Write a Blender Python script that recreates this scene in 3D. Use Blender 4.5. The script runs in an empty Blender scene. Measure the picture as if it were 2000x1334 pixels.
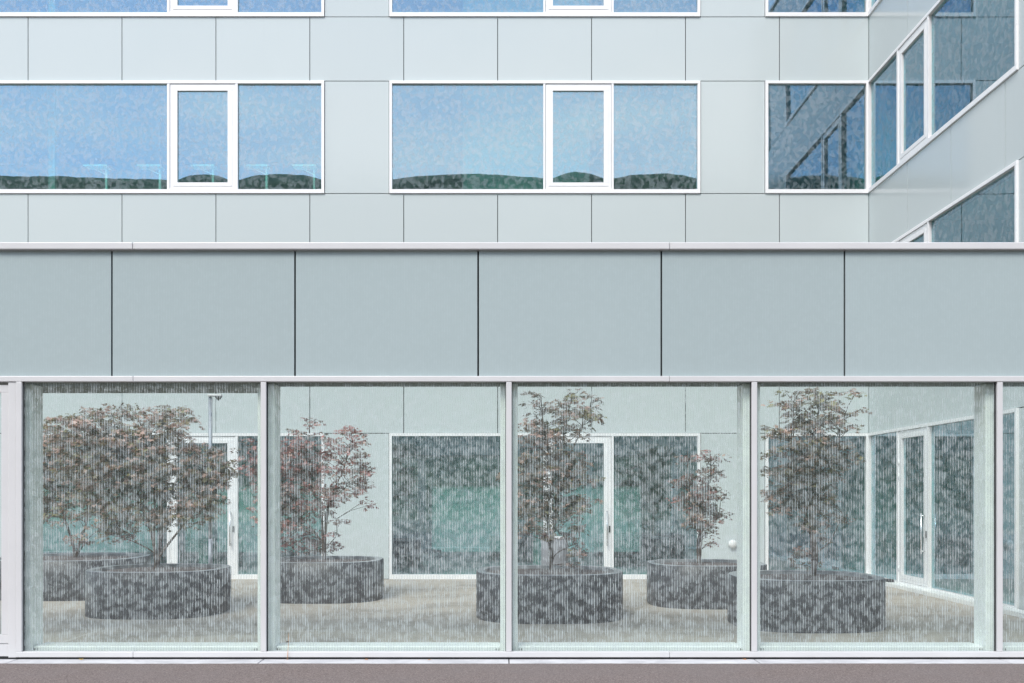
import bpy, math, random
import numpy as np
from mathutils import Matrix, Vector
R = math.radians
scn = bpy.context.scene
C = scn.collection

# ------------------------------------------------------------------ camera, sky, sun, exposure
F = 2080.0                      # focal length in photo pixels (photo 2000 px wide)
VX, VY = 985.0, 967.0           # principal point of the shift lens in the photo
CAMH, DF, DR = 1.61, 10.46, 20.41   # eye height, distance to the screen wall, to the rear facade
cam = bpy.data.cameras.new('camera')
cam.sensor_width = 36.0
cam.lens = F / 2000 * 36
cam.shift_x = (1000 - VX) / 2000
cam.shift_y = (VY - 667) / 2000
cam.clip_start, cam.clip_end = 0.1, 3000
camo = bpy.data.objects.new('camera', cam)
camo.location = (0, -DF, CAMH)
camo.rotation_euler = (R(90), 0, 0)
C.objects.link(camo)
scn.camera = camo

SUN_EL, SUN_AZ = 48, -23         # high, in front of the facade, a little to the left
world = bpy.data.worlds.new('World')
scn.world = world
world.use_nodes = True
wn, wl = world.node_tree.nodes, world.node_tree.links
wn.clear()
sky = wn.new('ShaderNodeTexSky')
sky.sky_type = 'NISHITA'
sky.sun_disc = False
sky.sun_elevation = R(SUN_EL)
sky.sun_rotation = R(180 - SUN_AZ)
sky.air_density, sky.dust_density, sky.ozone_density = 1.0, 0.6, 1.0
tc = wn.new('ShaderNodeTexCoord')
nz = wn.new('ShaderNodeTexNoise')
nz.inputs['Scale'].default_value = 2.0
nz.inputs['Detail'].default_value = 6
nz.inputs['Roughness'].default_value = 0.55
nz.inputs['Distortion'].default_value = 0.4
mp = wn.new('ShaderNodeMapping')
mp.inputs['Scale'].default_value = (1, 1, 2.4)
rmp = wn.new('ShaderNodeValToRGB')
rmp.color_ramp.elements[0].position = 0.37
rmp.color_ramp.elements[1].position = 0.80
mixc = wn.new('ShaderNodeMix')
mixc.data_type = 'RGBA'
mixc.inputs['B'].default_value = (8.8, 8.6, 8.1, 1)    # thin bright cloud
bg = wn.new('ShaderNodeBackground')
bg.inputs['Strength'].default_value = 0.14
wo = wn.new('ShaderNodeOutputWorld')
wl.new(tc.outputs['Generated'], mp.inputs['Vector'])
wl.new(mp.outputs['Vector'], nz.inputs['Vector'])
wl.new(nz.outputs['Fac'], rmp.inputs['Fac'])
wl.new(rmp.outputs['Color'], mixc.inputs['Factor'])
wl.new(sky.outputs['Color'], mixc.inputs['A'])
wl.new(mixc.outputs['Result'], bg.inputs['Color'])
wl.new(bg.outputs['Background'], wo.inputs['Surface'])

sl = bpy.data.lights.new('sun', 'SUN')
sl.energy = 1.5
sl.angle = R(24)
sl.color = (1.0, 0.95, 0.88)
so = bpy.data.objects.new('sun', sl)
ce = math.cos(R(SUN_EL))
sdir = Vector((ce * math.sin(R(SUN_AZ)), -ce * math.cos(R(SUN_AZ)), math.sin(R(SUN_EL))))
so.rotation_euler = sdir.to_track_quat('Z', 'Y').to_euler()
so.location = (20, -40, 60)
C.objects.link(so)

vs = scn.view_settings
vs.view_transform = 'Standard'
vs.look = 'None'
vs.exposure = 1.02
vs.gamma = 1
vs.use_curve_mapping = False
scn.render.engine = 'CYCLES'
cy = scn.cycles
cy.max_bounces = 12
cy.diffuse_bounces = 4
cy.glossy_bounces = 6
cy.transmission_bounces = 6
cy.transparent_max_bounces = 24
cy.caustics_reflective = False
cy.caustics_refractive = False
cy.use_denoising = True
cy.use_adaptive_sampling = False
cy.sample_clamp_indirect = 6

# ------------------------------------------------------------------ helpers
def px(x, y, d):
    """photo pixel + distance from the camera -> world point"""
    return Vector(((x - VX) / F * d, d - DF, CAMH + (VY - y) / F * d))
SF, SR = F / DF, F / DR
fu = lambda x: (x - VX) / SF             # pixel column -> metres along the screen wall
fv = lambda y: CAMH + (VY - y) / SF
ru = lambda x: (x - VX) / SR             # the same on the rear facade
rv = lambda y: CAMH + (VY - y) / SR

class MB:
    def __init__(s): s.v, s.f, s.m = [], [], []
    def box(s, x0, x1, y0, y1, z0, z1, m=0):
        b = len(s.v)
        s.v += [(x0,y0,z0),(x1,y0,z0),(x1,y1,z0),(x0,y1,z0),(x0,y0,z1),(x1,y0,z1),(x1,y1,z1),(x0,y1,z1)]
        s.f += [tuple(b+i for i in q) for q in ((0,3,2,1),(4,5,6,7),(0,1,5,4),(1,2,6,5),(2,3,7,6),(3,0,4,7))]
        s.m += [m]*6
        return s
    def quad(s, pts, m=0):
        b = len(s.v); s.v += [tuple(p) for p in pts]; s.f.append(tuple(range(b, b+len(pts)))); s.m.append(m); return s
    def tube(s, pts, rad, n=7, m=0, cap=True):
        pts = [Vector(p) for p in pts]
        if not hasattr(rad, '__len__'): rad = [rad]*len(pts)
        rings = []
        ref = Vector((0.31, 0.22, 0.92)).normalized()
        for i, p in enumerate(pts):
            t = (pts[min(i+1, len(pts)-1)] - pts[max(i-1, 0)])
            t = t.normalized() if t.length > 1e-9 else Vector((0,0,1))
            a = t.cross(ref)
            if a.length < 0.05: a = t.cross(Vector((1,0,0)))
            a.normalize(); b_ = t.cross(a)
            base = len(s.v)
            for k in range(n):
                q = 2*math.pi*k/n
                s.v.append(tuple(p + (a*math.cos(q) + b_*math.sin(q))*rad[i]))
            rings.append(base)
        for i in range(len(rings)-1):
            for k in range(n):
                s.f.append((rings[i]+k, rings[i]+(k+1)%n, rings[i+1]+(k+1)%n, rings[i+1]+k)); s.m.append(m)
        if cap:
            s.f.append(tuple(rings[0]+k for k in range(n))[::-1]); s.m.append(m)
            s.f.append(tuple(rings[-1]+k for k in range(n))); s.m.append(m)
        return s
    def lathe(s, outline, prof, m=0, close=True):
        """outline(t)->(x,y) unit plan; prof = [(inset, z)], joined ring to ring"""
        n = 72; rings = []
        for ins, z in prof:
            base = len(s.v)
            for k in range(n):
                x, y = outline(2*math.pi*k/n, ins); s.v.append((x, y, z))
            rings.append(base)
        for i in range(len(rings)-1):
            for k in range(n):
                s.f.append((rings[i]+k, rings[i]+(k+1)%n, rings[i+1]+(k+1)%n, rings[i+1]+k)); s.m.append(m)
        return rings
    def build(s, name, mats, parent=None, smooth=False, bevel=0):
        me = bpy.data.meshes.new(name)
        me.from_pydata(s.v, [], s.f)
        if not isinstance(mats, (list, tuple)): mats = [mats]
        for mm in mats: me.materials.append(mm)
        me.polygons.foreach_set('material_index', s.m)
        if smooth: me.polygons.foreach_set('use_smooth', [True]*len(s.f))
        me.update()
        o = bpy.data.objects.new(name, me); C.objects.link(o)
        if parent: o.parent = parent
        if bevel:
            b = o.modifiers.new('bevel', 'BEVEL'); b.width = bevel; b.segments = 2; b.limit_method = 'ANGLE'
        return o

def tag(o, label=None, cat=None, group=None, kind=None):
    if label: o['label'] = label
    if cat: o['category'] = cat
    if group: o['group'] = group
    if kind: o['kind'] = kind
    return o
def empty(name, loc=(0,0,0), mat=None):
    o = bpy.data.objects.new(name, None); C.objects.link(o)
    if mat is not None: o.matrix_world = mat
    else: o.location = loc
    o.empty_display_size = 0.3
    return o

# ------------------------------------------------------------------ materials
class NT:
    def __init__(s, name):
        s.mat = bpy.data.materials.new(name); s.mat.use_nodes = True
        s.n, s.l = s.mat.node_tree.nodes, s.mat.node_tree.links
        s.n.clear(); s.out = s.n.new('ShaderNodeOutputMaterial')
    def new(s, t, **kw):
        nd = s.n.new(t)
        for k, v in kw.items():
            if k in nd.inputs.keys(): nd.inputs[k].default_value = v
            else: setattr(nd, k, v)
        return nd
    def math(s, op, a, b=None, c=None, clamp=False):
        nd = s.n.new('ShaderNodeMath'); nd.operation = op; nd.use_clamp = clamp
        for i, v in enumerate((a, b, c)):
            if v is None: continue
            if isinstance(v, (int, float)): nd.inputs[i].default_value = v
            else: s.l.new(v, nd.inputs[i])
        return nd.outputs[0]
    def noise(s, vec, scale, detail=3, rough=0.5, dist=0.0):
        nd = s.new('ShaderNodeTexNoise'); nd.inputs['Scale'].default_value = scale
        nd.inputs['Detail'].default_value = detail; nd.inputs['Roughness'].default_value = rough
        nd.inputs['Distortion'].default_value = dist
        if vec is not None: s.l.new(vec, nd.inputs['Vector'])
        return nd.outputs['Fac']
    def mixcol(s, fac, a, b):
        nd = s.n.new('ShaderNodeMix'); nd.data_type = 'RGBA'
        for key, v in (('Factor', fac), ('A', a), ('B', b)):
            if isinstance(v, (int, float)): nd.inputs[key].default_value = v
            elif isinstance(v, tuple): nd.inputs[key].default_value = (*v, 1) if len(v) == 3 else v
            else: s.l.new(v, nd.inputs[key])
        return nd.outputs['Result']
    def mixsh(s, fac, a, b):
        nd = s.n.new('ShaderNodeMixShader')
        if isinstance(fac, (int, float)): nd.inputs[0].default_value = fac
        else: s.l.new(fac, nd.inputs[0])
        s.l.new(a, nd.inputs[1]); s.l.new(b, nd.inputs[2])
        return nd.outputs[0]
    def obj(s):
        return s.new('ShaderNodeTexCoord').outputs['Object']
    def ramp(s, fac, p0, p1):
        nd = s.new('ShaderNodeMapRange'); nd.clamp = True; nd.interpolation_type = 'SMOOTHSTEP'
        nd.inputs['From Min'].default_value = p0; nd.inputs['From Max'].default_value = p1
        s.l.new(fac, nd.inputs['Value'])
        return nd.outputs['Result']
    def bump(s, h, strength, dist=0.01):
        nd = s.new('ShaderNodeBump'); nd.inputs['Strength'].default_value = strength
        nd.inputs['Distance'].default_value = dist
        s.l.new(h, nd.inputs['Height']); return nd.outputs['Normal']
    def principled(s, color, rough, normal=None, spec=0.5, metal=0.0, coat=0.0):
        p = s.new('ShaderNodeBsdfPrincipled')
        if isinstance(color, tuple): p.inputs['Base Color'].default_value = (*color, 1)
        else: s.l.new(color, p.inputs['Base Color'])
        if isinstance(rough, (int, float)): p.inputs['Roughness'].default_value = rough
        else: s.l.new(rough, p.inputs['Roughness'])
        p.inputs['Specular IOR Level'].default_value = spec
        p.inputs['Metallic'].default_value = metal
        if coat: p.inputs['Coat Weight'].default_value = coat
        if normal is not None: s.l.new(normal, p.inputs['Normal'])
        return p.outputs[0]
    def done(s, sh):
        s.l.new(sh, s.out.inputs['Surface']); return s.mat

def simple(name, col, rough=0.5, var=0.06, scale=3.0, bump=0.0, bscale=80, metal=0.0, spec=0.5):
    t = NT(name); o = t.obj()
    n = t.noise(o, scale, 5, 0.6)
    k = tuple(c*(1-var) for c in col); h = tuple(min(1, c*(1+var)) for c in col)
    c = t.mixcol(t.ramp(n, 0.3, 0.7), k, h)
    nm = t.bump(t.noise(o, bscale, 3), bump, 0.004) if bump else None
    return t.done(t.principled(c, rough, nm, spec, metal))

PITCH = 0.0157
def frit_mask(t, soft=0.36, w0=0.045, amp=1.0, lsc=13.0, vamp=0.15):
    """white vertical enamel dashes whose width follows a leafy pattern"""
    o = t.obj()
    sp = t.new('ShaderNodeSeparateXYZ'); t.l.new(o, sp.inputs[0])
    u, v = sp.outputs[0], sp.outputs[1]
    q = t.math('DIVIDE', u, PITCH)
    cell = t.math('FLOOR', q)
    d = t.math('MULTIPLY', t.math('ABSOLUTE', t.math('SUBTRACT', t.math('FRACT', q), 0.5)), 2.0)
    # leaf-like masses
    wv = t.new('ShaderNodeVectorMath', operation='MULTIPLY'); wv.inputs[1].default_value = (1.0, 0.85, 1.0)
    t.l.new(o, wv.inputs[0])
    leaf = t.noise(wv.outputs[0], lsc, 3.0, 0.6, 0.3)
    leaf = t.ramp(leaf, 0.40, 0.60)
    vo = t.new('ShaderNodeTexVoronoi'); vo.inputs['Scale'].default_value = 24.0
    vo.inputs['Randomness'].default_value = 1.0
    wob = t.new('ShaderNodeVectorMath', operation='MULTIPLY'); wob.inputs[1].default_value = (1.0, 0.62, 1.0)
    t.l.new(o, wob.inputs[0]); t.l.new(wob.outputs[0], vo.inputs['Vector'])
    lf2 = t.ramp(vo.outputs['Distance'], 0.62, 0.12)
    cb = t.new('ShaderNodeCombineXYZ')
    t.l.new(t.math('MULTIPLY', cell, 7.31), cb.inputs[0]); t.l.new(t.math('MULTIPLY', v, 24.0), cb.inputs[1])
    dash = t.noise(cb.outputs[0], 1.0, 1.5, 0.5)
    w = t.math('ADD', w0, t.math('MULTIPLY', leaf, 0.23*amp))
    w = t.math('ADD', w, t.math('MULTIPLY', lf2, vamp*amp))
    w = t.math('ADD', w, t.math('MULTIPLY', t.math('SUBTRACT', dash, 0.5), 0.18))
    m = t.math('ADD', t.math('DIVIDE', t.math('SUBTRACT', w, d), soft), 0.5, clamp=True)
    return m
def glass(name, tint, refl, fritcol, ior=1.5, fres=1.0, w0=0.045, amp=1.0, gtint=(0.92, 0.97, 1.0)):
    t = NT(name)
    m = frit_mask(t, w0=w0, amp=amp) if amp == 1.0 else frit_mask(t, 0.4, w0, amp, 12.0, 0.068)
    lw = t.new('ShaderNodeLayerWeight'); lw.inputs['Blend'].default_value = 0.5
    sch = t.math('MULTIPLY_ADD', t.math('POWER', lw.outputs['Facing'], 5.0), 0.92, 0.06)   # same from both sides
    rf = t.math('ADD', t.math('MULTIPLY', sch, fres), refl, clamp=True)
    tr = t.new('ShaderNodeBsdfTransparent'); tr.inputs[0].default_value = (*tint, 1)
    gl = t.new('ShaderNodeBsdfGlossy'); gl.inputs['Roughness'].default_value = 0.0
    gl.inputs['Color'].default_value = (*gtint, 1)
    g = t.mixsh(rf, tr.outputs[0], gl.outputs[0])
    df = t.new('ShaderNodeBsdfDiffuse'); df.inputs[0].default_value = (*fritcol, 1)
    tl = t.new('ShaderNodeBsdfTranslucent'); tl.inputs[0].default_value = (*fritcol, 1)
    f = t.mixsh(0.25, df.outputs[0], tl.outputs[0])
    gg = t.new('ShaderNodeBsdfGlossy'); gg.inputs['Roughness'].default_value = 0.02
    f = t.mixsh(t.math('MULTIPLY', rf, 0.6), f, gg.outputs[0])
    return t.done(t.mixsh(m, g, f))
def clear(name, tint):
    t = NT(name)
    tr = t.new('ShaderNodeBsdfTransparent'); tr.inputs[0].default_value = (*tint, 1)
    gl = t.new('ShaderNodeBsdfGlossy'); gl.inputs['Roughness'].default_value = 0.0
    return t.done(t.mixsh(0.03, tr.outputs[0], gl.outputs[0]))

def panel_mat(name, col, stripes):
    t = NT(name); o = t.obj()
    oi = t.new('ShaderNodeObjectInfo')
    c = t.mixcol(oi.outputs['Random'], tuple(x*0.975 for x in col), tuple(x*1.02 for x in col))
    n = t.noise(o, 0.9, 4, 0.55)
    c = t.mixcol(t.math('MULTIPLY', t.ramp(n, 0.35, 0.7), 0.35), c, tuple(x*y for x, y in zip(col, (0.965, 0.98, 0.985))))
    sp = t.new('ShaderNodeSeparateXYZ'); t.l.new(o, sp.inputs[0])
    # faint rain streaks running down from the joints
    cb = t.new('ShaderNodeCombineXYZ')
    t.l.new(t.math('MULTIPLY', sp.outputs[0], 22.0), cb.inputs[0]); t.l.new(t.math('MULTIPLY', sp.outputs[1], 0.8), cb.inputs[1])
    st = t.ramp(t.noise(cb.outputs[0], 1.0, 3, 0.6), 0.55, 0.85)
    c = t.mixcol(t.math('MULTIPLY', st, 0.10), c, tuple(x*0.82 for x in col))
    if stripes:
        m = frit_mask(t, 0.5)
        c = t.mixcol(t.math('MULTIPLY', m, stripes), c, tuple(min(1, x*1.35) for x in col))
    h = t.math('ADD', t.noise(o, 46, 2, 0.5), t.math('MULTIPLY', t.noise(o, 5.0, 2, 0.5), 2.0))
    nm = t.bump(h, 0.06, 0.006)
    return t.done(t.principled(c, 0.10, nm, 0.5))

M = {}
M['panel'] = panel_mat('enamel_panel', (0.520, 0.572, 0.578), 0)
M['fascia'] = panel_mat('fascia_panel', (0.358, 0.422, 0.432), 0.28)
M['white'] = simple('white_frame_paint', (0.82, 0.82, 0.83), 0.32, 0.015)
M['alu'] = simple('anodised_frame', (0.575, 0.572, 0.578), 0.36, 0.03, 1.3)
M['dark'] = simple('dark_subframe', (0.012, 0.013, 0.015), 0.8)
M['soffit'] = simple('soffit_grey', (0.14, 0.145, 0.14), 0.6)
M['post'] = simple('pale_post', (0.92, 0.94, 0.92), 0.5, 0.03)
M['sill'] = simple('pale_sill', (0.86, 0.88, 0.87), 0.4, 0.03)
M['glass_rear'] = glass('coated_glass', (0.48, 0.90, 0.82), 0.25, (0.40, 0.47, 0.52), 1.5, 1.0, -0.12, 1.85, (0.58, 0.82, 1.0))
M['glass_front'] = glass('screen_glass', (0.93, 0.975, 0.955), 0.01, (0.60, 0.67, 0.68), 1.5, 1.0)
M['clear'] = clear('glass_back', (0.97, 0.99, 0.98))
def frosted():
    t = NT('glow_pane_frosted')
    a = t.new('ShaderNodeBsdfTranslucent'); a.inputs[0].default_value = (0.48, 0.55, 0.52, 1)
    b = t.new('ShaderNodeBsdfDiffuse'); b.inputs[0].default_value = (0.6, 0.7, 0.66, 1)
    return t.done(t.mixsh(0.2, a.outputs[0], b.outputs[0]))
M['frosted'] = frosted()
M['room'] = simple('room_plaster', (0.36, 0.44, 0.42), 0.8, 0.03)
M['roomfloor'] = simple('room_floor', (0.36, 0.38, 0.36), 0.5, 0.05)
M['desk'] = simple('desk_lacquer', (0.88, 0.92, 0.90), 0.4, 0.02)
M['navy'] = simple('navy_cloth', (0.022, 0.030, 0.058), 0.85, 0.15, 12)
M['bluechair'] = simple('blue_cloth', (0.05, 0.16, 0.30), 0.7, 0.1, 10)
M['greenmetal'] = simple('mint_metal', (0.25, 0.62, 0.48), 0.4)
M['steel'] = simple('galvanised_steel', (0.27, 0.29, 0.33), 0.42, 0.08, 6, metal=0.5)
M['chrome'] = simple('brushed_steel', (0.72, 0.73, 0.74), 0.25, 0.03, metal=0.9)
M['lampwhite'] = simple('opal_plastic', (0.72, 0.72, 0.72), 0.3, 0.01)
M['bin'] = simple('grey_bin_metal', (0.20, 0.205, 0.225), 0.5, 0.1)
M['yellow'] = simple('yellow_leaf', (0.62, 0.40, 0.04), 0.6, 0.1, 40)
M['orange'] = simple('orange_leaf', (0.55, 0.22, 0.05), 0.6, 0.1, 40)
M['paint'] = simple('road_paint', (0.75, 0.75, 0.73), 0.6, 0.08, 9)
M['ground'] = simple('far_ground', (0.09, 0.11, 0.06), 0.9, 0.3, 0.2)

def asphalt():
    t = NT('asphalt'); o = t.obj()
    fine = t.noise(o, 210, 2, 0.7); mid = t.noise(o, 30, 4, 0.6); big = t.noise(o, 0.7, 4, 0.6)
    c = t.mixcol(t.ramp(fine, 0.3, 0.72), (0.120, 0.092, 0.083), (0.295, 0.240, 0.220))
    grit = t.noise(o, 75, 1.5, 0.6)
    c = t.mixcol(t.math('MULTIPLY', t.ramp(grit, 0.52, 0.66), 0.75), c, (0.070, 0.056, 0.054))
    c = t.mixcol(t.math('MULTIPLY', t.ramp(grit, 0.46, 0.34), 0.6), c, (0.36, 0.31, 0.30))
    c = t.mixcol(t.math('MULTIPLY', t.ramp(mid, 0.35, 0.75), 0.35), c, (0.10, 0.086, 0.086))
    c = t.mixcol(t.math('MULTIPLY', t.ramp(big, 0.35, 0.7), 0.4), c, (0.19, 0.168, 0.165))
    vo = t.new('ShaderNodeTexVoronoi'); vo.inputs['Scale'].default_value = 9.0; t.l.new(o, vo.inputs['Vector'])
    c = t.mixcol(t.ramp(vo.outputs['Distance'], 0.055, 0.03), c, (0.42, 0.40, 0.38))
    return t.done(t.principled(c, 0.88, t.bump(fine, 0.8, 0.006), 0.3))
M['asphalt'] = asphalt()
def courtyard():
    t = NT('courtyard_gravel_concrete'); o = t.obj()
    fine = t.noise(o, 120, 3, 0.7); big = t.noise(o, 0.8, 5, 0.65, 0.6); mid = t.noise(o, 5, 4, 0.6)
    c = t.mixcol(t.ramp(fine, 0.3, 0.7), (0.345, 0.31, 0.265), (0.52, 0.47, 0.41))
    c = t.mixcol(t.math('MULTIPLY', t.ramp(big, 0.42, 0.66), 0.65), c, (0.235, 0.212, 0.182))
    c = t.mixcol(t.math('MULTIPLY', t.ramp(mid, 0.5, 0.8), 0.35), c, (0.40, 0.37, 0.32))
    return t.done(t.principled(c, 0.75, t.bump(fine, 0.5, 0.004), 0.4))
M['court'] = courtyard()
def stone():
    t = NT('pale_stone_slab'); o = t.obj()
    n = t.noise(o, 3.0, 6, 0.65, 0.8); f = t.noise(o, 160, 2)
    sp = t.new('ShaderNodeTexVoronoi'); sp.inputs['Scale'].default_value = 14; t.l.new(o, sp.inputs['Vector'])
    c = t.mixcol(t.ramp(n, 0.3, 0.72), (0.44, 0.44, 0.46), (0.64, 0.64, 0.655))
    c = t.mixcol(t.math('MULTIPLY', f, 0.2), c, (0.5, 0.5, 0.52))
    c = t.mixcol(t.ramp(sp.outputs['Distance'], 0.07, 0.04), c, (0.12, 0.12, 0.13))
    return t.done(t.principled(c, 0.6, t.bump(f, 0.2, 0.003)))
M['stone'] = stone()
def planter_mat():
    t = NT('dark_basalt_concrete'); o = t.obj()
    n = t.noise(o, 4, 6, 0.65); f = t.noise(o, 90, 3)
    c = t.mixcol(t.ramp(n, 0.3, 0.7), (0.022, 0.025, 0.030), (0.044, 0.048, 0.056))
    c = t.mixcol(t.math('MULTIPLY', f, 0.3), c, (0.075, 0.077, 0.085))
    r = t.math('ADD', 0.34, t.math('MULTIPLY', n, 0.2))
    return t.done(t.principled(c, r, t.bump(f, 0.15, 0.003), 0.5))
M['planter'] = planter_mat()
M['rim'] = simple('planter_rim_sheen', (0.27, 0.29, 0.31), 0.30, 0.15, 5)  # sky reflection on the dark rim, put into a paler base colour
def soil_mat():
    t = NT('mulch'); o = t.obj()
    n = t.noise(o, 38, 4, 0.7)
    c = t.mixcol(t.ramp(n, 0.3, 0.7), (0.06, 0.05, 0.048), (0.22, 0.185, 0.18))
    return t.done(t.principled(c, 0.9, t.bump(n, 1.0, 0.03)))
M['soil'] = soil_mat()
def bark_mat():
    t = NT('bark'); o = t.obj()
    n = t.noise(o, 30, 4, 0.6)
    c = t.mixcol(t.ramp(n, 0.3, 0.7), (0.045, 0.034, 0.026), (0.13, 0.10, 0.075))
    return t.done(t.principled(c, 0.85, t.bump(n, 0.5, 0.005)))
M['bark'] = bark_mat()
def leaf_mat():
    t = NT('maple_leaves')
    at = t.new('ShaderNodeAttribute'); at.attribute_name = 'leafcol'
    df = t.new('ShaderNodeBsdfDiffuse'); tl = t.new('ShaderNodeBsdfTranslucent')
    t.l.new(at.outputs['Color'], df.inputs[0]); t.l.new(at.outputs['Color'], tl.inputs[0])
    s = t.mixsh(0.35, df.outputs[0], tl.outputs[0])
    g = t.new('ShaderNodeBsdfGlossy'); g.inputs['Roughness'].default_value = 0.45
    return t.done(t.mixsh(0.05, s, g.outputs[0]))
M['leaf'] = leaf_mat()
def forest_mat():
    t = NT('forest'); o = t.obj()
    n = t.noise(o, 0.16, 5, 0.65); b = t.noise(o, 0.02, 3)
    c = t.mixcol(t.ramp(n, 0.3, 0.7), (0.028, 0.048, 0.030), (0.100, 0.140, 0.075))
    c = t.mixcol(t.math('MULTIPLY', t.ramp(b, 0.4, 0.7), 0.4), c, (0.13, 0.16, 0.085))
    return t.done(t.principled(c, 0.9, t.bump(n, 1.0, 3.0), 0.2))
M['forest'] = forest_mat()

# ------------------------------------------------------------------ ground, road, hill
def sheet(name, x0, x1, y0, y1, z, mat, kind='structure'):
    o = MB().quad([(x0,y0,z),(x1,y0,z),(x1,y1,z),(x0,y1,z)]).build(name, mat)
    return tag(o, kind=kind)
sheet('ground', -1500, 1500, -1500, 1500, -0.06, M['ground'])
def road():
    rng = random.Random(2); m = MB(); z = 0.004
    xs_ = [-60, -14] + [-14 + 0.02*k for k in range(1, 1400)] + [14, 60]
    w = 0
    for i, x in enumerate(xs_):
        w = 0.8*w + rng.uniform(-0.004, 0.004)
        m.v += [(x, -34, z), (x, -0.305 + w + 0.004*math.sin(x*2.3), z)]
    for i in range(len(xs_)-1):
        m.f.append((2*i, 2*i+2, 2*i+3, 2*i+1)); m.m.append(0)
    return tag(m.build('road', M['asphalt']), kind='structure')
road()
sheet('courtyard_floor', -30, 6.95, 0.10, 9.93, 0.0, M['court'])

def hill():
    """long wooded ridge across the road, seen only mirrored in the windows"""
    rng = random.Random(4)
    nx, ny = 560, 44
    ph = [rng.uniform(0, 6.28) for _ in range(8)]
    v, f = [], []
    for j in range(ny):
        y = -105 - 310 * (j / (ny - 1))
        for i in range(nx):
            x = -760 + 1520 * i / (nx - 1)
            rim = 1 + 0.005*math.sin(x*.011+ph[0]) + 0.003*math.sin(x*.031+ph[1]) + 0.001*math.sin(x*.083+ph[2])
            t = (-105 - y) / 200
            prof = 97.6 * rim * (t*t*(3-2*t) if t < 1 else 1 - 0.15*(t-1)**2)
            k = min(1, 3*t)
            z = prof + k*(0.25*math.sin(x*.21+ph[3])*math.sin(y*.19+ph[4]) + 0.15*math.sin(x*.47+y*.33+ph[5]) + rng.uniform(-0.12, 0.12))
            v.append((x, y, z - 0.2))
    for j in range(ny-1):
        for i in range(nx-1):
            b = j*nx+i
            f.append((b, b+1, b+nx+1, b+nx)[::-1])
    m = MB(); m.v, m.f, m.m = v, f, [0]*len(f)
    return tag(m.build('wooded_hill', M['forest'], smooth=True), kind='structure')
hill()

# painted parking outline in front of the wall (shows as a faint line mirrored in the glass)
pl = MB(); z = 0.009
pl.quad([(-4.83,-2.07,z),(9.0,-2.07,z),(9.0,-2.02,z),(-4.83,-2.02,z)])
pl.quad([(-4.83,-2.02,z),(-4.78,-2.02,z),(-4.78,-1.1,z),(-4.83,-1.1,z)])
tag(pl.build('road_marking', M['paint']), kind='structure')

strip = MB().box(-12, 12, -0.36, 0.12, -0.10, -0.012).build('stone_strip', M['dark'])
tag(strip, kind='structure')
xs = [fu(x) for x in (-446, 35.5, 515.5, 994, 1472.5, 1951, 2430)]
for a, b in zip(xs[:-1], xs[1:]):
    MB().box(a+0.005, b-0.005, -0.35, 0.09, -0.05, 0.0).build('slab', M['stone'], strip, bevel=0.004)

# ------------------------------------------------------------------ building kit
Mrear = Matrix(((1,0,0,0),(0,0,-1,DR-DF),(0,1,0,0),(0,0,0,1)))
SX = ru(1697)
Mside = Matrix(((0,0,-1,SX),(-1,0,0,DR-DF),(0,1,0,0),(0,0,0,1)))
Mfront = Matrix(((1,0,0,0),(0,0,-1,0),(0,1,0,0),(0,0,0,1)))
rngp = random.Random(11)

def pane(parent, u0, u1, v0, v1, w, mat, bulge=0.0, skew=0.0, name='pane', n=28):
    """glass unit, slightly pillowed like sealed double glazing; front face carries the print"""
    m = MB()
    if not bulge: n = 1
    nv = n + 1
    for side in (0, 1):
        for j in range(nv):
            for i in range(nv):
                a, b = 2*i/n - 1, 2*j/n - 1
                h = bulge*(1-a*a)*(1-b*b)*(1+skew*a) if side == 0 else -0.012
                m.v.append((u0+(u1-u0)*i/n, v0+(v1-v0)*j/n, w+h))
    for j in range(n):
        for i in range(n):
            q = j*nv+i
            m.f.append((q, q+1, q+nv+1, q+nv)); m.m.append(0)
            q += nv*nv
            m.f.append((q, q+nv, q+nv+1, q+1)); m.m.append(1)
    o = m.build(name, [mat, M['clear']], parent, smooth=bool(bulge))
    return o

def panel(parent, u0, u1, v0, v1, mat, gap=0.007, w=0.0, name='facade_panel'):
    m = MB()
    a, b = rngp.uniform(-1, 1)*0.0011, rngp.uniform(-1, 1)*0.0011
    u0, u1, v0, v1 = u0+gap, u1-gap, v0+gap, v1-gap
    c = [(u0,v0,w-a-b),(u1,v0,w+a-b),(u1,v1,w+a+b),(u0,v1,w-a+b)]
    bk = [(x,y,w-0.025) for x,y,_ in c]
    m.v = c + bk
    m.f = [(0,1,2,3),(7,6,5,4),(0,4,5,1),(1,5,6,2),(2,6,7,3),(3,7,4,0)]; m.m = [0]*6
    return m.build(name, mat, parent)

def rect_frame(m, u0, u1, v0, v1, t, w0, w1, tb=None, tt=None):
    tb = t if tb is None else tb; tt = t if tt is None else tt
    m.box(u0, u1, v0, v0+tb, w0, w1); m.box(u0, u1, v1-tt, v1, w0, w1)
    m.box(u0, u0+t, v0+tb, v1-tt, w0, w1); m.box(u1-t, u1, v0+tb, v1-tt, w0, w1)

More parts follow.
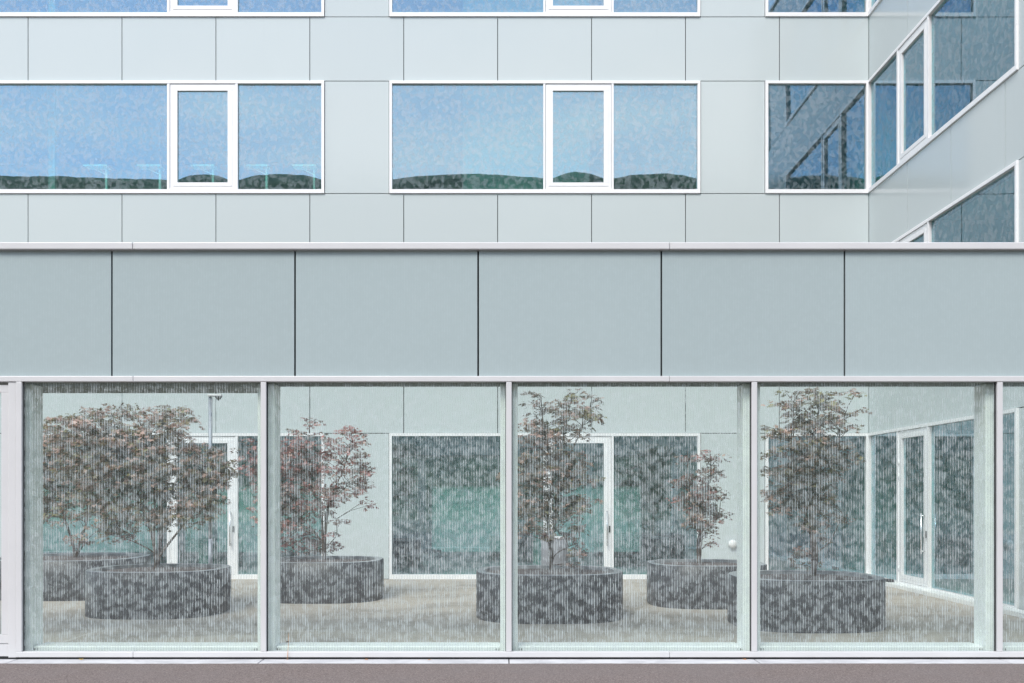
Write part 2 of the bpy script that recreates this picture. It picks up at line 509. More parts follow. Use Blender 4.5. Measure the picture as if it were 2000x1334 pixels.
def window(parent, u0, u1, v0, v1, cells, door=False, label=None):
    """cells: list of (kind, glass u0, glass u1); kind fixed|vent"""
    fr = MB(); T = 0.055
    tb = 0.075 if not door else 0.09
    rect_frame(fr, u0, u1, v0, v1, T, -0.07, 0.032, tb=tb)
    for (ka, a0, a1), (kb, b0, b1) in zip(cells[:-1], cells[1:]):
        va = 0.147 if ka == 'vent' else 0.0
        vb = 0.147 if kb == 'vent' else 0.0
        fr.box(a1+va, b0-vb, v0+tb, v1-T, -0.07, 0.027)
    win = fr.build('window', M['white'], parent, bevel=0.003)
    if label: win['label'] = label
    for k, a0, a1 in cells:
        if k == 'fixed':
            b = rngp.uniform(0.0015, 0.0024) * (0.8 if a1-a0 > 2.2 else 1.0)
            pane(win, a0-0.01, a1+0.01, v0+tb-0.01, v1-T+0.01, -0.028, M['glass_rear'], b, rngp.uniform(-.25, .25))
        else:
            s = MB()
            rect_frame(s, a0-0.141, a1+0.141, v0+tb+0.006, v1-T-0.006, 0.141, -0.05, 0.012, tb=0.125, tt=0.13)
            rect_frame(s, a0-0.085, a1+0.085, v0+tb+0.062, v1-T-0.066, 0.085, 0.012, 0.020, tb=0.07, tt=0.07)
            sash = s.build('door_leaf' if door else 'sash', M['white'], win, bevel=0.003)
            pane(win, a0-0.01, a1+0.01, v0+tb+0.12, v1-T-0.125, -0.02, M['glass_rear'], 0.0016, 0)
            if door:
                h = MB()
                hu = a1+0.06
                h.tube([(hu,0.68,0.02),(hu,0.68,0.085)], 0.010); h.tube([(hu,1.27,0.02),(hu,1.27,0.085)], 0.010)
                h.tube([(hu,0.64,0.085),(hu,1.31,0.085)], 0.013)
                h.build('handle', M['chrome'], win, smooth=True)
                lk = MB().box(a1+0.10, a1+0.125, 0.90, 1.02, 0.012, 0.03).build('lock', M['dark'], win)
                for hv in (0.28, 1.9, 2.15):
                    MB().tube([(a0-0.128,hv,0.02),(a0-0.128,hv+0.09,0.02)], 0.011).build('hinge', M['white'], win, smooth=True)
    return win

V0 = [4.004, 7.390, 10.776]; VH = 2.155; GV1 = 2.795; VTOP = 14.25
def facade(root, ulo, uhi, joints, wins, gwins):
    wall = MB()
    wins = sorted(wins); gwins = sorted(gwins)
    bands = [(GV1, V0[0]), (V0[0]+VH, V0[1]), (V0[1]+VH, V0[2]), (V0[2]+VH, VTOP)]
    js = [ulo] + [j for j in joints if ulo+0.05 < j < uhi-0.05] + [uhi]
    for lo, hi in bands:
        wall.box(ulo, uhi, lo+0.02, hi-0.02, -0.30, -0.045)
        for a, b in zip(js[:-1], js[1:]):
            panel(root, a, b, lo, hi, M['panel'])
    rows = [(v, v+VH, wins) for v in V0] + [(0.0, GV1, gwins)]
    for lo, hi, ws in rows:
        cur = ulo
        for a, b, cells in ws + [(uhi, uhi, None)]:
            if a - cur > 0.08:
                wall.box(cur+0.01, a-0.01, lo-0.02, hi+0.02, -0.30, -0.045)
                segs = [cur] + [j for j in joints if cur+0.4 < j < a-0.4 and a-cur > 2.2] + [a]
                for p, q in zip(segs[:-1], segs[1:]):
                    panel(root, p, q, lo, hi, M['panel'])
            cur = b
        for a, b, cells in ws:
            window(root, a+0.004, b-0.004, lo, hi, cells, door=(lo == 0.0))
    wall.build('wall', M['dark'], root)

def rooms(root, ulo, uhi, depth, partitions=(), back=()):
    """floor slabs, ceilings, back wall with panes added to brighten the rooms: what one sees dimly behind the glass"""
    m = MB(); floors = [0.0, 3.92, 7.30, 10.69, 14.15]
    for i, z in enumerate(floors):
        zb = z - 0.42 if i else -0.3
        m.box(ulo, uhi, zb, z, -depth, -0.33)
        if i < 4:
            top = floors[i+1] - 0.42
            if i == 0: sill, head, wins_ = 0.12, top-1.65, back
            else: sill, head, wins_ = 1.0, top-0.9, [(a_+0.6, b_) for a_, b_ in back[::2]]
            m.box(ulo, uhi, z, z+sill, -depth-0.2, -depth); m.box(ulo, uhi, head, top, -depth-0.2, -depth)
            u = ulo
            for a_, b_ in list(wins_) + [(uhi, uhi)]:
                m.box(u, a_, z+sill, head, -depth-0.2, -depth)
                if b_ > a_: pane(root, a_, b_, z+sill, head, -depth-0.1, M['frosted'], name='added_glow_pane')  # translucent pane added for a soft glow at the room's back
                u = b_
    m.box(ulo-0.2, ulo, 0, 14.2, -depth-0.2, -0.33); m.box(uhi, uhi+0.2, 0, 14.2, -depth-0.2, -0.33)
    for (a, b, i, w0, w1) in partitions:
        m.box(a, b, floors[i]+0.003, floors[i+1]-0.423, w0, w1)
    m.build('room', M['room'], root)
    cp = MB().box(ulo-0.2, uhi+0.2, VTOP+0.005, VTOP+0.09, -0.4, 0.05)
    cp.build('coping', M['alu'], root, bevel=0.006)
    MB().box(ulo-0.2, uhi+0.2, 14.16, VTOP, -depth-0.2, -0.31).build('roof', M['soffit'], root)

# ---- rear wing
rear = empty('office_building', mat=Mrear)
tag(rear, 'pale grey enamel-panelled office block with white ribbon windows behind the courtyard', 'building')
W1 = (-13.2, ru(634), [('fixed', -13.14, ru(327)), ('vent', ru(347), ru(445)), ('fixed', ru(465), ru(628.5))])
W1g = (ru(27), ru(634), [('fixed', ru(33), ru(327)), ('vent', ru(347), ru(445)), ('fixed', ru(465), ru(628.5))])
W2 = (ru(760), ru(1368), [('fixed', ru(765.6), ru(1061)), ('vent', ru(1080), ru(1179)), ('fixed', ru(1198.5), ru(1362.7))])
W3 = (ru(1494), SX, [('fixed', ru(1500.5), ru(1688.6))])
W3g = (ru(1494), SX, [('fixed', ru(1500.5), ru(1688.6))])
J = [ru(972) + 1.8*k for k in range(-8, 5)]
facade(rear, -13.25, SX, J, [W1, W2, W3], [W1g, W2, W3g])
rooms(rear, -13.2, SX+0.2, 7.5, partitions=[
    (ru(903)*1.06, ru(903)*1.06+2.6, 2, -1.7, -1.5), (ru(903)*1.06, ru(903)*1.06+2.6, 3, -1.7, -1.5),
    (-9.25, -9.12, 2, -1.3, -1.2), (-8.9, -7.9, 2, -4.2, -4.0), (-9.25, -9.12, 3, -1.3, -1.2),
    (0.6, 0.9, 0, -2.0, -1.7), (-6.4, -6.1, 0, -2.2, -1.9),
    (3.6, 6.8, 0, -5.4, -5.2), (-2.9, -2.75, 2, -7.4, -0.5), (4.1, 4.25, 2, -7.4, -0.5), (4.1, 4.25, 0, -7.4, -0.5)],
    back=[(-12.5, -9.1), (-8.4, -4.0), (-1.9, 0.3), (0.9, 3.6), (4.6, 6.8)])

# ---- side wing
side = empty('office_wing', mat=Mside)
tag(side, 'projecting right-hand wing with pale panels and windows running towards the camera', 'building')
S1 = (0.0, 5.95, [('fixed', 0.075, 1.51), ('vent', 1.73, 2.72), ('fixed', 2.93, 5.88)])
S2 = (7.75, 9.35, [('fixed', 7.81, 9.29)])
JS = [0.15 + 1.8*k for k in range(1, 6)]
facade(side, 0.0, 9.45, JS, [S1, S2], [S1])
rooms(side, -0.0, 9.4, 6.5, partitions=[(6.4, 6.55, 0, -6.4, -0.5), (6.4, 6.55, 1, -6.4, -0.5), (6.4, 6.55, 2, -6.4, -0.5)],
    back=[(1.0, 2.2), (3.4, 4.6), (7.0, 8.6)])
st = MB().box(SX-0.225, SX-0.032, 0.6, DR-DF-0.04, 0.0, 0.07).build('step', M['sill'], None, bevel=0.006)
st.parent = side; st.matrix_parent_inverse = Mside.inverted()

# ---- front screen wall
scr = empty('screen_wall', mat=Mfront)
tag(scr, 'long single-storey glazed screen wall with grey fascia panels in front of the courtyard', 'wall')
zf0, zf1 = fv(735), fv(489)
fj = [fu(218) + 1.8*k for k in range(-4, 10)]
for a, b in zip(fj[:-1], fj[1:]):
    panel(scr, a, b, zf0-0.012, zf1+0.02, M['fascia'], gap=0.0085, w=-0.005, name='fascia_panel')
MB().box(-12, 11.3, zf0-0.02, zf1+0.03, -0.40, -0.055).build('beam', M['dark'], scr)
MB().box(-12, 11.3, zf0-0.02, zf1+0.03, -0.43, -0.405).build('rear_cladding', M['panel'], scr)
MB().box(-12, 11.3, fv(746)-0.004, zf0-0.022, -0.42, -0.062).build('soffit', M['soffit'], scr)
cj = [-11.9, fu(262)-5.254, fu(262), fu(1307), fu(1307)+5.254]
for a, b in zip(cj[:-1], cj[1:]):
    MB().box(a+0.002, b-0.002, fv(489)+0.002, fv(475), -0.47, 0.045).build('coping', M['alu'], scr, bevel=0.008)
    MB().box(a+0.001, b-0.001, fv(746), fv(735), -0.06, 0.032).build('head_rail', M['alu'], scr, bevel=0.006)
for a, b in zip([fu(33)] + cj[2:-1], cj[2:]):
    MB().box(a+0.001, b-0.001, fv(1283), fv(1272), -0.06, 0.032).build('sill_rail', M['alu'], scr, bevel=0.006)
MB().box(-12, 11.3, 0.0005, fv(1283)-0.001, -0.089, 0.012).build('plinth', M['dark'], scr)
mull = [fu(x) for x in (515.5, 994, 1472.5, 1951, 2429.5)]
zb, zt = fv(1272), fv(746)
MB().box(fu(33.5), fu(45), zb, zt, -0.06, 0.031).build('mullion', M['alu'], scr, bevel=0.005)
MB().box(fu(33.5), fu(45), fv(1283), zb, -0.05, 0.029).build('mullion_foot', M['alu'], scr)
MB().box(fu(17.5), fu(33.2), fv(1283)-0.004, zt, -0.06, 0.020).build('door_jamb', M['alu'], scr, bevel=0.005)
for u in mull:
    MB().box(u-0.0275, u+0.0275, zb+0.0005, zt-0.0005, -0.06, 0.027).build('mullion', M['alu'], scr, bevel=0.005)
edges = [fu(45)-0.0275] + mull
for k, (a, b) in enumerate(zip(edges[:-1], edges[1:])):
    p = pane(scr, a+0.022, b-0.022, zb-0.01, zt+0.01, -0.012, M['glass_front'], 0.0, 0)
    g = MB()
    for (q0, q1) in ((a+0.0285, a+0.034), (b-0.034, b-0.0285)):
        g.box(q0, q1, zb+0.001, zt-0.001, -0.03, -0.004)
    g.build('gasket', M['dark'], scr)
posts = [fu(35.5)] + mull
for u in posts:
    MB().box(u-0.0865, u+0.0865, 0.001, fv(746)-0.005, -0.37, -0.10).build('post', M['post'], scr, bevel=0.01)
for a, b in zip(posts[:-1], posts[1:]):
    sl_ = MB().box(a+0.088, b-0.088, 0.002, 0.107, -0.43, -0.14).build('inner_sill', M['sill'], scr, bevel=0.012)
    e = MB()
    for q in (a+0.10, a+0.125, b-0.104, b-0.129):
        e.box(q, q+0.006, 0.02, 0.085, -0.1395, -0.137)
    e.build('end_slot', M['dark'], sl_)
# entrance canopy behind the first bay and the glazed door at the left edge
MB().box(-11.5, -2.50, fv(746)+0.02, fv(746)+0.30, -1.36, -0.44).build('canopy_roof', M['soffit'], scr)
dl = MB()
rect_frame(dl, fu(-330), fu(17.2), fv(1257), fv(746)-0.03, 0.075, -0.06, 0.0, tb=fv(1240)-fv(1257), tt=0.075)
door = dl.build('door_leaf', M['alu'], scr, bevel=0.004)
pane(door, fu(-330)+0.07, fu(17.2)-0.07, fv(1241), fv(761), -0.03, M['glass_front'])
MB().box(fu(-330), fu(17.2), 0.0255, fv(1258.5), -0.10, 0.005).build('threshold', M['alu'], scr, bevel=0.004)
MB().tube([(fu(-300), 0.75, 0.07), (fu(-300), 1.35, 0.07)], 0.014).build('handle', M['chrome'], door)
MB().box(fu(-345), fu(-331), fv(1283), zt, -0.06, 0.02).build('door_jamb', M['alu'], scr)

# ------------------------------------------------------------------ planters
def super_outline(rx, ry, n=2.9, rot=0.0):
    def f(t, ins):
        c, s = math.cos(t), math.sin(t)
        x = math.copysign(abs(c)**(2/n), c)*(rx-ins); y = math.copysign(abs(s)**(2/n), s)*(ry-ins)
        cr, sr = math.cos(rot), math.sin(rot)
        return x*cr-y*sr, x*sr+y*cr
    return f
def planter(pxl, pxr, ybot, label, n=2.7, rot=0.0):
    df = 3349/(ybot-VY)
    half = (pxr-pxl)/2
    k = half/F; d = df/(1-k); rx = k*d*0.965
    X = ((pxl+pxr)/2-VX)/F*d
    root = empty('planter', (X, d-DF, 0))
    tag(root, label, 'planter', 'round dark planters in the courtyard')
    ol = super_outline(rx*0.985, rx, n, rot)
    H = 0.61
    m = MB(); m.lathe(ol, [(0.004, 0.0), (0.0, 0.01), (0.0, H-0.016), (0.012, H-0.004)])
    m.build('planter_wall', M['planter'], root, smooth=True)
    m = MB(); m.lathe(ol, [(0.012, H-0.004), (0.017, H), (0.105, H), (0.11, H-0.004), (0.113, H-0.06)])
    m.build('rim', M['rim'], root, smooth=False)
    m = MB(); rg = m.lathe(ol, [(0.112, H-0.05), (0.3, H-0.030), (0.6, H-0.015), (0.85, H-0.012)])
    m.f.append(tuple(rg[-1]+i for i in range(72))); m.m.append(0)
    m.build('soil', M['soil'], root, smooth=True)
    return root, d, H-0.016
PA = planter(177, 449, 1211, 'dark round planter nearest the glass in the leftmost wide bay')
PB = planter(-5, 287, 1175, 'dark round planter at the far left behind another planter')
PC = planter(515, 753, 1180, 'dark planter holding the red-leaved maple beside the blank wall panel')
PD = planter(923, 1221, 1220, 'wide dark planter behind the mullion in the middle of the screen')
PE = planter(1260, 1496, 1191, 'dark planter with the smallest tree, near the round wall lamp')
PF = planter(1421, 1720, 1238, 'large dark planter nearest the glazed door of the right wing')

# ------------------------------------------------------------------ maples
def maple(base_px, soil_z, d, blobs, cols, label, seed, stems, dens=165, leafsize=0.054):
    rng = np.random.default_rng(seed); rr = random.Random(seed)
    b = px(base_px[0], base_px[1], d); base = Vector((b.x, b.y, soil_z - 0.03))
    root = empty('maple_tree', (base.x, base.y, base.z))
    tag(root, label, 'tree', 'maples in the courtyard planters')
    s = d / F
    wood = MB(); nodes = []
    # stems: each a list of pixel points, with the base thickness
    for pts, r0 in stems:
        P = [Vector((0, 0, 0))]
        for (x, y) in pts:
            q = px(x, y, d) - base
            P.append(Vector((q.x, q.y + rr.uniform(-0.16, 0.16), q.z)))
        fine = []
        for i in range(len(P)-1):
            a0, a1, a2, a3 = P[max(0, i-1)], P[i], P[i+1], P[min(len(P)-1, i+2)]
            for k in range(6):
                t = k/6
                fine.append(0.5*((2*a1) + (-a0+a2)*t + (2*a0-5*a1+4*a2-a3)*t*t + (-a0+3*a1-3*a2+a3)*t**3))
        fine.append(P[-1])
        N = len(fine)
        rad = [max(0.004, r0*(1-i/(N-1))**0.8 + 0.003) for i in range(N)]
        wood.tube(fine, rad, 7)
        nodes += [(p, r) for p, r in zip(fine[3:], rad[3:])]
    npz = np.array([tuple(p) for p, _ in nodes])
    # sprays
    centers = []
    for bl in blobs:
        x, y, rx, ry = bl[:4]; k = bl[4] if len(bl) > 4 else 1.0
        c = px(x, y, d) - base
        ax, az = rx*s, ry*s
        ay = min(0.62, max(ax*0.8, 0.18))
        yo = rr.uniform(-0.25, 0.25)
        ncl = max(2, int(math.pi*rx*ry/dens*k))
        for _ in range(ncl):
            while True:
                q = rng.uniform(-1, 1, 3)
                if (q*q).sum() <= 1: break
            q = q * (0.85 + 0.15*rng.random())
            centers.append(np.array([c.x + q[0]*ax, yo + q[1]*ay, c.z + q[2]*az]))
    # limbs to groups of sprays
    for c in centers:
        low = npz.copy(); low[:, 2] += 0.12
        dist = np.linalg.norm((low - c)*np.array([1, 1, 1.2]), axis=1)
        i = int(dist.argmin()); a = Vector(npz[i]); e = Vector(c)
        if (e-a).length < 0.03: continue
        mid = a.lerp(e, 0.5) + Vector((rr.uniform(-.03, .03), rr.uniform(-.03, .03), 0.06*(e-a).length - rr.uniform(0, .03)))
        wood.tube([a, mid, e], [min(0.007, nodes[i][1]), 0.0042, 0.0022], 4, cap=False)
    V = []; Cc = []
    lob = [(-1.75, 0.55), (-0.85, 0.85), (0.0, 1.0), (0.85, 0.85), (1.75, 0.55)]
    cols = np.array(cols)
    for c in centers:
        nl = int(rng.integers(13, 22)); rs = rng.uniform(0.08, 0.17)
        ci = rng.choice(len(cols)); tone = rng.uniform(0.75, 1.25)
        lean = rng.uniform(-0.5, 0.5, 2)
        for _ in range(nl):
            t = rng.uniform(0, 2*math.pi); rad = rs*math.sqrt(rng.random())
            p = c + np.array([math.cos(t)*rad, math.sin(t)*rad, -0.35*rad*rad/rs + rng.normal(0, 0.018)])
            p[2] += lean[0]*(p[0]-c[0])*0.5
            h = t + rng.normal(0, 0.6)
            fwd = np.array([math.cos(h), math.sin(h), -0.35 + rng.normal(0, 0.35)]); fwd /= np.linalg.norm(fwd)
            up = np.array([rng.normal(0, 0.40), rng.normal(0, 0.40) - 0.15, 1.0])
            sd = np.cross(up, fwd); sd /= np.linalg.norm(sd)
            L = leafsize*rng.uniform(0.7, 1.25)
            col = cols[ci] if rng.random() < 0.72 else cols[rng.choice(len(cols))]
            col = col * tone * rng.uniform(0.8, 1.2)
            for ang, ln in lob:
                dv = fwd*math.cos(ang) + sd*math.sin(ang); nv = -fwd*math.sin(ang) + sd*math.cos(ang)
                V += [p - dv*0.003, p + dv*ln*L*0.45 + nv*0.16*L, p + dv*ln*L, p + dv*ln*L*0.45 - nv*0.16*L]
                Cc += [col]*4
    V = np.array(V); nq = len(V)//4
    me = bpy.data.meshes.new('crown')
    me.vertices.add(len(V)); me.vertices.foreach_set('co', V.astype(np.float32).ravel())
    me.loops.add(len(V)); me.loops.foreach_set('vertex_index', np.arange(len(V), dtype=np.int32))
    me.polygons.add(nq); me.polygons.foreach_set('loop_start', np.arange(0, len(V), 4, dtype=np.int32))
    me.update(calc_edges=True)
    ca = me.color_attributes.new('leafcol', 'FLOAT_COLOR', 'POINT')
    ca.data.foreach_set('color', np.concatenate([np.clip(np.array(Cc), 0, 1), np.ones((len(V), 1))], axis=1).astype(np.float32).ravel())
    me.materials.append(M['leaf'])
    o = bpy.data.objects.new('crown', me); C.objects.link(o); o.parent = root
    wood.build('trunk', M['bark'], root, smooth=True)
    return root

OL, BR, RD, PK, DK = (0.27, 0.25, 0.13), (0.36, 0.24, 0.18), (0.40, 0.19, 0.175), (0.52, 0.35, 0.30), (0.19, 0.155, 0.125)
maple((305, 1113), PA[2], PA[1], [(215,840,62,22,.8),(320,806,62,22,.9),(300,838,70,22,.8),(350,832,40,18,.6),(375,812,26,18,.5),(260,872,100,34),(355,862,36,26),(175,900,62,45),
      (290,925,105,45),(395,905,52,42),(432,915,30,34),(240,985,90,45),(350,985,75,45),(205,1035,62,26,.7),(410,985,35,40,.7),(300,1020,60,30,.6),(120,860,40,30,.8),(182,803,42,18,.8),(228,798,40,16,.8),(200,822,70,20,.8),(140,825,45,18,.8),(205,860,80,30,.8),(200,960,60,45,.9),(260,900,90,40,.8),(400,950,50,40,.8)],
      [OL, (0.25,0.20,0.11), BR, PK, PK, DK], 'broad olive and bronze maple spreading beside the lamp post', 3,
      [([(306,1070),(285,1010),(250,940),(225,870)], 0.026), ([(310,1075),(322,1000),(318,910),(322,815)], 0.026),
       ([(318,1082),(350,1040),(385,980),(410,915)], 0.020), ([(300,1085),(262,1058),(215,1045)], 0.013), ([(306,1060),(300,960),(280,860)], 0.016)])
maple((147, 1094), PB[2], PB[1], [(115,838,45,22,.8),(150,850,60,30),(110,890,60,45),(170,920,60,50),(105,965,45,55),(75,900,50,60),(150,990,50,40,.7),(165,1050,36,18,.7),(60,980,40,50),(100,832,30,12,.7),(200,960,50,45,.8),(120,930,50,40,.8)],
      [OL, BR, BR, DK, PK], 'brownish maple at the far left, half hidden by the broad bronze maple', 5,
      [([(140,1060),(118,1000),(100,930),(95,860)], 0.024), ([(152,1060),(165,1000),(160,920),(150,850)], 0.022), ([(150,1075),(170,1052),(188,1035)], 0.010)])
maple((634, 1087), PC[2], PC[1], [(607,818,20,12,.6),(595,838,38,14,.6),(680,838,34,14,.7),(705,850,28,14,.6),(570,872,50,25),(655,870,60,24,.7),(700,885,30,20,.6),
      (600,905,80,32),(690,920,46,24),(560,950,60,40),(650,955,70,26),(710,945,26,14,.7),(600,985,70,28),(705,985,22,8,.6),(500,925,36,36),(520,985,40,34),(485,880,26,26,.6),
      (560,1045,46,32,.8),(610,1065,44,20),(660,1010,12,12,.8),(658,1045,12,18,.7),(650,1068,12,10),(545,900,55,40,.8),(540,1000,50,45,.8),(580,1030,40,30,.7)],
      [RD, RD, RD, PK, DK], 'red-leaved maple in front of the blank pale wall panel', 8,
      [([(632,1050),(622,990),(600,920),(605,825)], 0.026), ([(638,1050),(645,980),(670,910),(690,845)], 0.022), ([(628,1060),(580,1000),(540,950),(500,915)], 0.018), ([(640,1070),(655,1045),(658,1010)], 0.007), ([(640,1000),(680,950),(715,935)], 0.010)])
maple((1077, 1112), PD[2], PD[1], [(1050,768,16,10,.6),(1120,766,22,12,.7),(1155,782,18,10,.7),(1055,795,30,20,.8),(1110,795,44,24,.9),(1140,812,32,18,.9),(1030,835,22,16,.8),(1080,835,55,24),(1130,835,20,18,.8),
      (1055,870,50,28),(1105,890,40,30),(1030,920,45,40),(1080,930,55,40),(1140,925,32,30,.7),(1040,980,45,36),(1100,985,50,34),(1145,985,26,20,.6),(1050,1028,40,24,.8),(1110,1035,36,18,.8),(1128,1065,16,22,.9),(1120,1095,16,10,.8)],
      [BR, DK, OL, DK, PK, (0.24,0.21,0.17)], 'tall dark bronze maple reaching the soffit in the middle bay', 12,
      [([(1075,1070),(1070,1000),(1080,920),(1062,840),(1055,770)], 0.026), ([(1078,1060),(1088,980),(1095,890),(1118,770)], 0.022), ([(1076,1040),(1050,980),(1030,920)], 0.014), ([(1082,1085),(1110,1068),(1128,1060)], 0.007), ([(1090,950),(1125,860),(1155,790)], 0.012)])
maple((1366, 1095), PE[2], PE[1], [(1345,890,16,16,.5),(1383,890,18,16,.5),(1403,895,8,14,.5),(1385,920,20,16,.9),(1345,940,26,20,.8),(1378,955,28,18,.9),(1350,975,32,20),(1395,965,18,14,.9),
      (1375,990,36,18),(1410,1004,20,8,.9),(1345,1010,22,14,.8),(1375,1022,32,14),(1385,1042,14,8,.8),(1381,1060,8,6,.8)],
      [RD, BR, DK, (0.20,0.10,0.09)], 'small single-stemmed dark red maple beside the round wall lamp', 15,
      [([(1367,1065),(1366,1030),(1372,980),(1385,930),(1390,878)], 0.030), ([(1366,1035),(1355,990),(1345,930),(1345,880)], 0.012), ([(1372,1015),(1395,1005),(1415,1003)], 0.008)], dens=75, leafsize=0.046)
maple((1587, 1130), PF[2], PF[1], [(1555,765,22,8,.7),(1600,760,16,7,.8),(1620,768,16,7,.7),(1655,770,14,5,.7),(1530,785,20,8,.6),(1560,785,36,16,.8),(1605,785,36,16,.9),(1645,790,20,14,.8),(1675,800,10,6,.9),(1655,838,9,5,.9),
      (1570,815,44,20),(1615,815,36,20,.9),(1500,830,14,8,.8),(1500,845,18,10,.8),(1545,840,36,20,.9),(1600,845,40,22),(1500,880,22,14,.6),(1560,880,50,26),(1610,885,45,28),(1495,915,16,8,.8),(1540,925,48,30),(1600,930,50,30),(1640,905,22,18,.7),(1505,955,18,14,.6),
      (1560,970,50,28),(1605,975,42,28),(1530,995,26,14,.7),(1640,1005,26,12,.7),(1580,1020,40,20,.8),(1555,1078,28,14,.9),(1570,1100,14,8,.8),(1615,1055,18,10,.7)],
      [DK, BR, OL, DK, PK, (0.22,0.20,0.15)], 'tall olive-brown maple in the planter nearest the right-hand door', 21,
      [([(1588,1080),(1586,1010),(1582,920),(1592,840),(1600,768)], 0.034), ([(1586,1030),(1560,960),(1545,880),(1552,775)], 0.016), ([(1587,1085),(1612,1058),(1645,1005)], 0.010), ([(1586,1095),(1570,1085),(1545,1078)], 0.008), ([(1590,950),(1630,890),(1633,845),(1660,802)], 0.012)])

# ------------------------------------------------------------------ courtyard furniture
d = 17.3; p = px(411, 1160, d)
lamp = empty('lamp_post', (p.x, p.y, 0))
tag(lamp, 'slim galvanised lamp post with flat head standing behind the left planters', 'lamp post')
zt_ = CAMH + (VY-772)/F*d
MB().tube([(0,0,0.0),(0,0,0.02)], 0.085, 16).build('base_plate', M['steel'], lamp)
MB().tube([(0,0,0.02),(0,0,0.9)], 0.036, 14).build('lower_pole', M['steel'], lamp, smooth=True)
MB().tube([(0,0,0.9),(0,0,zt_-0.03)], 0.030, 14).build('pole', M['steel'], lamp, smooth=True)
hd = MB().box(-0.035, 0.19, -0.06, 0.06, zt_-0.02, zt_+0.012).build('lamp_head', M['alu'], lamp, bevel=0.008)
m = MB(); rg = m.tube([(0.13,0,zt_-0.085),(0.13,0,zt_-0.06),(0.13,0,zt_-0.021)], [0.012, 0.035, 0.065], 14)
m.build('reflector', M['dark'], hd, smooth=True)

wlp = px(1430, 1062, DR); wl_ = empty('wall_lamp', (wlp.x, wlp.y-0.003, wlp.z))
tag(wl_, 'round white bulkhead lamp low on the pale rear wall', 'wall lamp')
MB().tube([(0,0.0,0),(0,-0.03,0)], 0.062, 24).build('lamp_base', M['alu'], wl_, smooth=False)
MB().tube([(0,-0.03,0),(0,-0.05,0),(0,-0.075,0),(0,-0.09,0),(0,-0.097,0)], [0.080,0.082,0.072,0.05,0.012], 28).build('lamp_shade', M['lampwhite'], wl_, smooth=True)

bp = px(1083, 1150, 19.4); bn = empty('waste_bin', (bp.x, bp.y, 0))
tag(bn, 'grey cylindrical bin with white lid behind the middle maple', 'bin')
MB().tube([(0,0,0),(0,0,0.03),(0,0,0.80),(0,0,0.82)], [0.235,0.245,0.245,0.235], 32).build('bin_body', M['bin'], bn, smooth=True)
MB().tube([(0,0,0.822),(0,0,0.84),(0,0,0.856)], [0.25,0.25,0.235], 32).build('lid', M['lampwhite'], bn, smooth=False)

vb = px(1741, 1137, 2080*(SX-0.12)/(1741-VX))
gr = empty('door_stop', (SX-0.15, vb.y, 0.0705))
tag(gr, 'small black slotted block lying on the white step by the door', 'door stop')
MB().box(-0.05,0.05,-0.10,0.10,0.0,0.012).build('base', M['dark'], gr)
for k in range(5): MB().box(-0.045,0.045,-0.09+0.04*k,-0.07+0.04*k,0.0125,0.05).build('rib', M['dark'], gr)

# ------------------------------------------------------------------ things behind the windows
FL1 = 7.30
def desk(cx, label):
    o = empty('desk', (cx, DR-DF+0.52, FL1+0.003)); tag(o, label, 'desk', 'white desks behind the upper window')
    MB().box(-0.23, 0.23, -0.14, 0.14, 0.742, 0.760).build('desk_top', M['desk'], o)
    MB().box(0.16, 0.20, -0.03, 0.03, 0.03, 0.741).build('column', M['desk'], o)
    MB().tube([(-0.08,0,0.732),(0.165,0,0.61)], 0.014, 6).build('brace', M['desk'], o)
    MB().box(-0.20, 0.24, -0.05, 0.05, 0.0, 0.029).build('foot', M['desk'], o)
names = ['leftmost white desk seen through the upper left window', 'second white desk from the left behind the upper left window', 'white desk seen through the opening sash of the upper left window',
         'white desk behind the left half of the pane right of the sash', 'rightmost white desk behind the upper left window']
for (a, b), nm in zip(((168,213),(273,317),(377,420),(481,525),(574,618)), names):
    q = px((a+b)/2, 322, 20.41+0.52); desk(q.x, nm)
def chair(x, y, rz, seatm, legm, label, h=0.86, z=0.003):
    o = empty('chair', (x, y, z)); o.rotation_euler = (0,0,rz); tag(o, label, 'chair', 'chairs inside the ground floor rooms')
    MB().box(-0.24,0.24,-0.24,0.24,0.42,0.48).build('seat', seatm, o, bevel=0.02)
    MB().box(-0.24,0.24,0.19,0.25,0.50,h).build('backrest', seatm, o, bevel=0.02)
    for sx in (-0.21, 0.21):
        for sy in (-0.21, 0.21):
            MB().tube([(sx,sy,0),(sx*.95,sy*.95,0.42)], 0.014, 6).build('leg', legm, o)
        MB().tube([(sx*.95,0.22,0.46),(sx*.95,0.22,0.60)], 0.012, 6).build('back_support', legm, o)
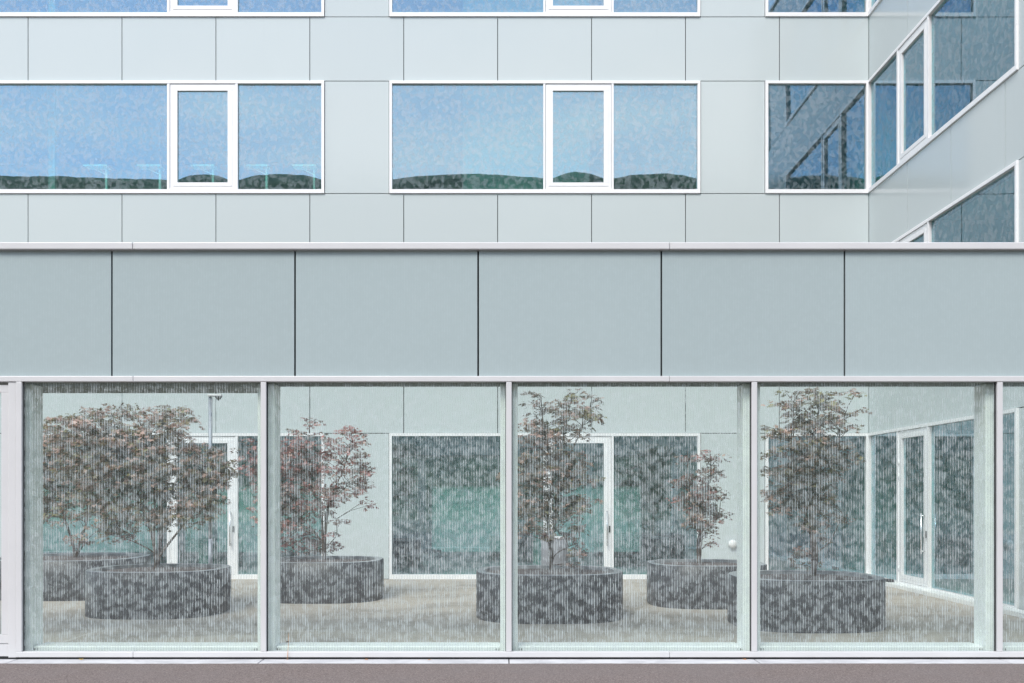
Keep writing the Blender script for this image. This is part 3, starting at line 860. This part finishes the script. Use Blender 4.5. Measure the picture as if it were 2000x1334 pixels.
q = px(789, 1100, 21.3); chair(q.x, q.y, 3.1, M['navy'], M['dark'], 'left navy chair behind the wide ground-floor pane')
q = px(822, 1100, 21.9); chair(q.x+0.1, q.y, 2.7, M['navy'], M['dark'], 'right navy chair behind the wide ground-floor pane')
chair(SX+0.75, 4.35, 1.4, M['bluechair'], M['greenmetal'], 'blue chair with green legs just inside the right wing')

# ------------------------------------------------------------------ litter along the stone strip
def leaf_litter(x, y, rz, mat, label, s=0.045, z=0.002):
    o = MB()
    pts = [(0,-1),(0.35,-0.35),(0.95,-0.2),(0.45,0.15),(0.6,0.8),(0,0.45),(-0.6,0.8),(-0.45,0.15),(-0.95,-0.2),(-0.35,-0.35)]
    o.v = [(a*s, b*s, 0.004+0.25*s*abs(a)) for a, b in pts] + [(a*s, b*s, 0.25*s*abs(a)+0.002) for a, b in pts]
    o.f = [tuple(range(10)), tuple(range(19, 9, -1))] + [(i, (i+1)%10, 10+(i+1)%10, 10+i)[::-1] for i in range(10)]; o.m = [0]*12
    ob = o.build('fallen_leaf', mat); ob.location = (x, y, z); ob.rotation_euler = (0, 0, rz)
    tag(ob, label, 'leaf', 'fallen leaves along the wall foot')
leaf_litter(fu(163), -0.055, 0.4, M['yellow'], 'yellow fallen leaf on the stone strip under the left bay', 0.022)
leaf_litter(fu(717), -0.06, 1.4, M['orange'], 'small orange leaf on the stone strip below the second bay', 0.018)
leaf_litter(fu(840), -0.08, 2.4, M['orange'], 'curled orange leaf on the stone strip left of the centre mullion', 0.015)
leaf_litter(fu(1452), -0.055, 0.9, M['orange'], 'orange leaf at the wall foot just left of the third mullion', 0.02)
tw = empty('dry_sprig', (fu(563), -0.05, 0.0)); tag(tw, 'thin dry reddish sprig growing at the wall foot in the second bay', 'weed')
MB().tube([(0,0,0),(0.006,0.0,0.07),(0.012,0.0,0.16),(0.014,0.0,0.26)], [0.003,0.0022,0.0018,0.001], 5).build('stem', M['orange'], tw)
for zz in (0.012, 0.17):
    MB().box(-0.008,0.014,-0.004,0.004,zz,zz+0.012).build('bud', M['bark'], tw)
